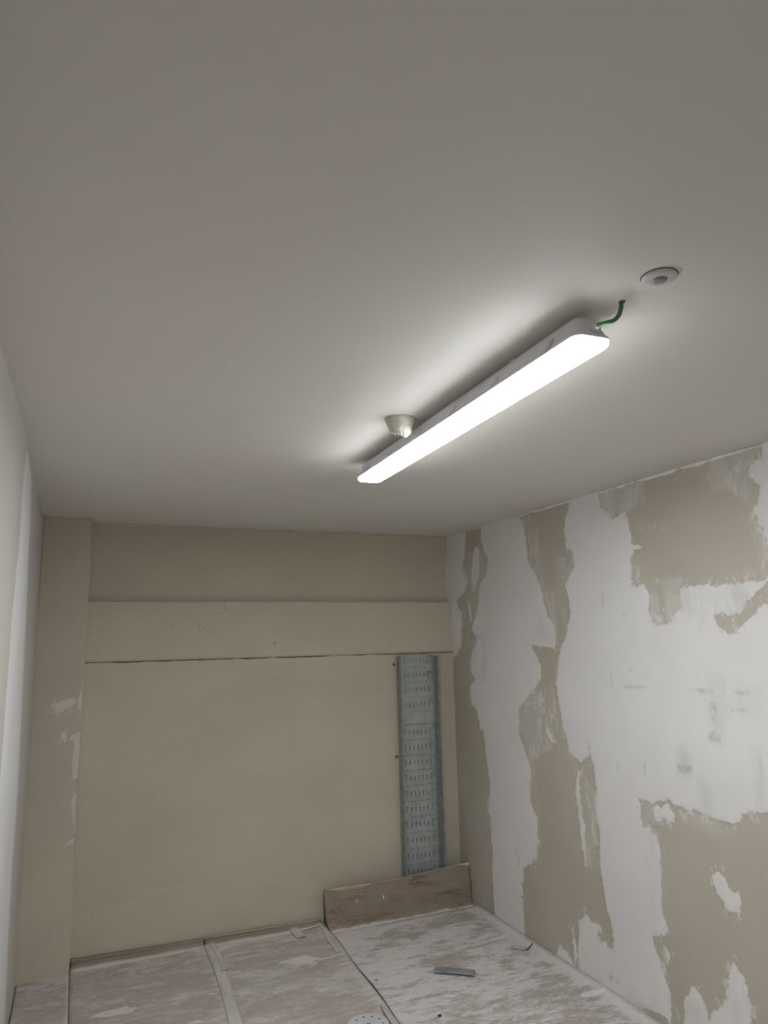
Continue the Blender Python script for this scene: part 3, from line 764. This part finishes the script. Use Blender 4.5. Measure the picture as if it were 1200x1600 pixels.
def batten(name, p, q, label):
    e = empty(name, p); Ln = frame_from(e, p, q)
    tag(e, label, 'ceiling lamp')
    def ring(w_, ins, r, z): return [(x, y, z) for x, y in rrect(w_, ins, Ln-ins, r)]
    # opaque body: narrow at the ceiling, widening to the gasket rim
    V, F = loft([ring(.060, .022, .016, -.020), ring(.066, .018, .016, -.026), ring(.080, .009, .020, -.052), ring(.094, .004, .022, -.064), ring(.104, 0, .024, -.068), ring(.104, 0, .024, -.075)])
    body = pym('housing', V, F, M_BODY, e, False)
    # translucent cover, lit
    V, F = loft([ring(.102, .001, .024, -.075), ring(.104, .000, .024, -.078), ring(.101, .002, .024, -.085), ring(.094, .005, .022, -.0895), ring(.080, .012, .02, -.0915)])
    df = pym('diffuser', V, F, M_GLOW, e, False)
    df.data.materials.append(M_GLOWS)          # the LED board faces down, so the sides of the cover glow less
    for f in df.data.polygons:
        if abs(f.normal.z) < .5: f.material_index = 1
    # snap clips along both sides
    for s_ in (-1, 1):
        for k in range(6):
            y = Ln*(.075+.85*k/5)
            bm = bmesh.new()
            P = [(.036, -.038), (.0425, -.052), (.0500, -.062), (.0535, -.067), (.0540, -.076), (.0515, -.076), (.0515, -.068), (.040, -.053)]
            vs = [[bm.verts.new((s_*a, yy, b)) for a, b in P] for yy in (y-.011, y+.011)]
            bm.faces.new(vs[0]); bm.faces.new(vs[1][::-1])
            for j in range(8): bm.faces.new((vs[0][j], vs[1][j], vs[1][(j+1) % 8], vs[0][(j+1) % 8]))
            bmo('clip', bm, M_CLIP, e)
    # cable gland on the near end
    bm = bmesh.new(); cyl(bm, (.006, .014, -.050), (.006, -.002, -.049), .012, n=16); cyl(bm, (.006, -.002, -.049), (.006, -.008, -.0487), .009, .0065, n=16)
    bmo('cable_gland', bm, M_BODY, e, False)
    for y in (.22*Ln, .78*Ln):
        bm = bmesh.new(); box(bm, -.013, .013, y-.012, y+.012, -.021, -.0002, .001)
        bmo('mounting_bracket', bm, M_BODY, e)
    return e
LP0, LP1 = (1.064, 1.235, H), (1.112, 2.775, H)
lamp = batten('batten_lamp', LP0, LP1, 'long lit white batten lamp with grey housing fixed to the ceiling')
batten('batten_lamp', (1.09, -4.4, H), (1.09, -2.85, H), 'added out-of-view fill lamp, shaped like the other batten, on the ceiling behind the photographer')  # no lamp known here; added to light the near ceiling
hole = at(971, 471, 2, H)
pts = [(hole[0], hole[1], H+.004), (hole[0], hole[1]+.001, H-.012), (hole[0]-.006, hole[1]+.002, H-.032), (1.088, 1.195, H-.052), (1.075, 1.208, H-.051), (1.070, 1.229, H-.0487)]
cb = tube('cable', pts, .0052, M_GREEN); tag(cb, 'short green cable from the ceiling hole to the near end of the lamp', 'cable')
bm = bmesh.new(); bmesh.ops.create_circle(bm, cap_ends=True, segments=18, radius=.008)
for v in bm.verts: v.co = Vector((v.co.x*(1+.25*math.sin(v.co.y*700)), v.co.y, 0))
hl = bmo('cable_hole', bm, M_DARK, ce); hl.location = (hole[0]+.002, hole[1], H-.0006)

# round motion sensor
def lathe(prof, n=40, jit=None):
    V = []; F = []
    for k, (r, z) in enumerate(prof):
        for j in range(n):
            a = 2*math.pi*j/n; rr, zz = (r, z) if not jit else jit(r, z, a, k)
            V.append((rr*math.cos(a), rr*math.sin(a), zz))
    for k in range(len(prof)-1):
        for j in range(n): F.append((k*n+j, k*n+(j+1) % n, (k+1)*n+(j+1) % n, (k+1)*n+j))
    F.append(tuple((len(prof)-1)*n+j for j in range(n)))
    return V, F
sp_ = at(1030, 434.5, 2, H-.004)
se = empty('motion_sensor', (sp_[0], sp_[1], H)); tag(se, 'round flat white ceiling sensor with a grey lens', 'sensor')
V, F = lathe([(.0365, -.0005), (.0370, -.003), (.0355, -.0055), (.028, -.0075), (.0175, -.0085), (.0160, -.0080)], 48)
pym('bezel', V, F, M_WPLAS, se, True)
V, F = lathe([(.0163, -.0078), (.0155, -.0100), (.0125, -.0125), (.007, -.0138), (.001, -.0142)], 28)
pym('lens', V, F, M_LENS, se, False)
bm = bmesh.new(); bmesh.ops.create_circle(bm, cap_ends=True, segments=40, radius=.0385)
o = bmo('rim_shadow', bm, M_DARK, se); o.location = (0, 0, -.0008)  # dark disc drawn as the shadow round the bezel

# plaster-caked inverted cup (old fitting) beside the lamp
bp = at(625.5, 655, 2, H)
cp_ = empty('ceiling_rose', (bp[0], bp[1], H)); cp_.scale = (1.1, 1.1, 1.0); tag(cp_, 'cream inverted cup fitting with a torn ragged rim caked in plaster beside the lamp', 'ceiling rose')
def jit(r, z, a, k):
    nn = mnoise.noise(Vector((math.cos(a)*2.2, math.sin(a)*2.2, k*.5)))
    n2 = mnoise.noise(Vector((math.cos(a)*6, math.sin(a)*6, k*1.1)))
    f = k/5
    return r*(1+.05*nn+.04*n2*f), z+(.010*nn+.007*n2)*f*f
V, F = lathe([(.0480, 0), (.0485, -.003), (.0475, -.007), (.0425, -.020), (.0375, -.032), (.0330, -.042)], 44, jit)
pym('cup', V, F[:-1], M_CREAM, cp_, True)
def jit2(r, z, a, k):
    n2 = mnoise.noise(Vector((math.cos(a)*5, math.sin(a)*5, k*2.1+9)))
    n3 = mnoise.noise(Vector((math.cos(a)*13, math.sin(a)*13, k*3.1+4)))
    # torn lower towards the camera-right
    lean = .006*math.cos(a+1.1)
    return r*(1+.10*n2+.08*n3), z-lean*min(1, k/1.5)+(.009*n2+.006*n3)
V, F = lathe([(.0395, -.022), (.0375, -.034), (.0345, -.043), (.029, -.051), (.020, -.056), (.011, -.053), (.003, -.050)], 40, jit2)
rg = pym('torn_rim', V, F, M_RAG, cp_, False)

# ================================================================== THINGS ON THE FLOOR
FZ = ST+.001
def offcut(name, L_, w_, h, loc_, rz, label, mat, bend=.0):
    bm = bmesh.new(); n = 14; rows_ = []
    for i in range(n+1):
        x = -L_/2+L_*i/n; zb = bend*math.sin(math.pi*i/n)
        if i == 0: zb += 0
        jl = .003*mnoise.noise(Vector((i*.7, 1, 2)))
        P = [(-w_/2, h*.4), (-w_/2, h), (-w_/2+.002, h+.0012), (0, h+.001), (w_/2-.002, h+.0012), (w_/2, h), (w_/2, 0), (w_/2-.0012, 0), (w_/2-.0012, h-.001), (0, h-.0005), (-w_/2+.0012, h-.001), (-w_/2+.0012, h*.4)]
        rows_.append([bm.verts.new((x+(jl if i in (0, n) else 0), a+jl*.4, b+zb)) for a, b in P])
    for i in range(n):
        for j in range(12): bm.faces.new((rows_[i][j], rows_[i+1][j], rows_[i+1][(j+1) % 12], rows_[i][(j+1) % 12]))
    bm.faces.new(rows_[0]); bm.faces.new(rows_[-1][::-1])
    o = bmo(name, bm, mat); o.location = loc_; o.rotation_euler = (0, 0, rz)
    return tag(o, label, 'metal offcut', 'metal offcuts on the cardboard')
a_, b_ = at(681, 1521, 2, FZ), at(745, 1526, 2, FZ)
mid = (a_+b_)/2; dv = b_-a_
offcut('profile_offcut', float(np.hypot(dv[0], dv[1])), .052, .014, (mid[0], mid[1]+.02, FZ), math.atan2(dv[1], dv[0]), 'larger grey metal profile offcut lying in the middle of the right-hand sheet', M_GALVD, .004)
a_, b_ = at(800, 1481, 2, FZ), at(823, 1484.5, 2, FZ)
mid = (a_+b_)/2; dv = b_-a_
offcut('profile_offcut', float(np.hypot(dv[0], dv[1])), .030, .007, (mid[0], mid[1]+.01, FZ), math.atan2(dv[1], dv[0]), 'smaller dusty metal offcut near the foot of the right wall', mat_simple('dusty_steel', (.50, .48, .46), (.6, .58, .56), 10, .8))
# dark tube drawn as the bent shadow of a tape flap by the small offcut
P = [at(X, Y, 2, FZ+.004) for X, Y in ((823, 1484.5), (826, 1482), (829, 1477), (832.5, 1474))]
wr = tube('flap_shadow', [tuple(p_) for p_ in P], .0028, M_DARK); tag(wr, 'short dark zigzag drawn as the shadow of a bent tape flap between the small metal offcut and the right wall', 'drawn shadow')

M_STRIP = mat_simple('dusty_grey_strip', (.46, .46, .45), (.56, .55, .54), 30, .8)
# perforated sanding disc
dc = at(575, 1583.0, 2, FZ); R_ = .095
bm = bmesh.new()
cu = bpy.data.curves.new('d', 'CURVE'); cu.dimensions = '2D'; cu.fill_mode = 'BOTH'; cu.extrude = .0009
def circ(cx, cy, r, n):
    s_ = cu.splines.new('POLY'); s_.points.add(n-1); s_.use_cyclic_u = True
    for i in range(n): s_.points[i].co = (cx+r*math.cos(2*math.pi*i/n), cy+r*math.sin(2*math.pi*i/n), 0, 1)
circ(0, 0, R_, 64)
for k in range(10): circ(.066*math.cos(math.radians(k*36+18)), .066*math.sin(math.radians(k*36+18)), .0062, 14)
circ(0, 0, .009, 14)
t = bpy.data.objects.new('t', cu); C.objects.link(t); bpy.context.view_layer.update()
me = bpy.data.meshes.new_from_object(t.evaluated_get(bpy.context.evaluated_depsgraph_get())); me.name = 'sanding_disc'
bpy.data.objects.remove(t); me.materials.clear(); me.materials.append(M_DISC)
bm.free()
sd = link(bpy.data.objects.new('sanding_disc', me)); sd.location = (dc[0]-.035, dc[1]-R_, FZ+.0015)
tag(sd, 'round white perforated sanding disc on the cardboard at the bottom edge of the photo', 'sanding disc')
# twisted grey strip beside the disc
V = []; F = []
for i in range(17):
    t_ = i/16; y = 3.545-t_*.24; x = 1.447-.020*t_; wd = .010+.008*min(1, t_*3)
    hgt = .0035+.004*math.sin(t_*2.4)
    V += [(x-wd, y, FZ+.001), (x-wd*.6, y, FZ+hgt*.8), (x, y, FZ+hgt), (x+wd*.7, y, FZ+hgt*.5), (x+wd*.75, y, FZ+hgt*.5-.001), (x, y, FZ+hgt-.0012), (x-wd*.6, y, FZ+hgt*.8-.0012)]
for i in range(16):
    for j in range(7): F.append((i*7+j, i*7+(j+1) % 7, i*7+7+(j+1) % 7, i*7+7+j))
F += [tuple(range(7)), tuple(16*7+k for k in range(6, -1, -1))]
st_ = pym('grey_strip', V, F, M_STRIP, None, True); bs = Vector((1.43, 3.38, 0)); loc(st_, bs); st_.location = bs
tag(st_, 'narrow curled grey strip lying between the sanding disc and the dark seam', 'strip')

# plaster crumbs: chips that show in the photograph, one by one
def chip(px, py, s, label, mat=M_CHIP):
    p = at(px, py, 2, FZ); bm = bmesh.new()
    bmesh.ops.create_icosphere(bm, subdivisions=2, radius=1)
    for v in bm.verts:
        k = 1+.35*mnoise.noise(v.co*1.7+Vector((px, py, 0))); v.co = Vector((v.co.x*s*k*1.3, v.co.y*s*k, (v.co.z*.35+.35)*s*k))
    o = bmo('plaster_chip', bm, mat); o.location = (p[0], p[1], FZ+.0015)
    return tag(o, label, 'plaster chip', 'plaster chips on the cardboard')
chip(724, 1529.5, .0085, 'white plaster chip against the near edge of the larger metal offcut')
chip(748, 1529, .0085, 'white plaster chip at the right end of the larger metal offcut')
chip(588, 1533.5, .0085, 'grey pebble of plaster beside the dark seam', mat_simple('grey_chip', (.20, .19, .17), (.27, .26, .24), 20))
chip(687, 1588, .008, 'dark crumb on the right-hand sheet near the bottom edge of the photo', M_DARK)
# fine crumbs nobody could count
V = []; F = []
for k in range(900):
    x = random.uniform(XL+.03, XR-.05); y = random.uniform(2.0, 4.5)
    if abs(x-seam_x(y)) < .02 : continue
    if x < XP+.02 and y > 4.5: continue
    s = random.choice((.0015, .002, .0025, .0035)) * random.uniform(.7, 1.3); a = random.uniform(0, 6.28)
    b = len(V); z = ST+.0005
    for j in range(5):
        aa = a+j*1.256; V.append((x+s*1.5*math.cos(aa)*random.uniform(.7, 1.2), y+s*math.sin(aa)*random.uniform(.7, 1.2), z))
    V.append((x, y, z+s*.7)); F += [(b+j, b+(j+1) % 5, b+5) for j in range(5)]
cr = pym('plaster_crumbs', V, F, M_CHIP); tag(cr, 'fine white plaster crumbs scattered over the cardboard floor covering', 'plaster crumbs', kind='stuff')
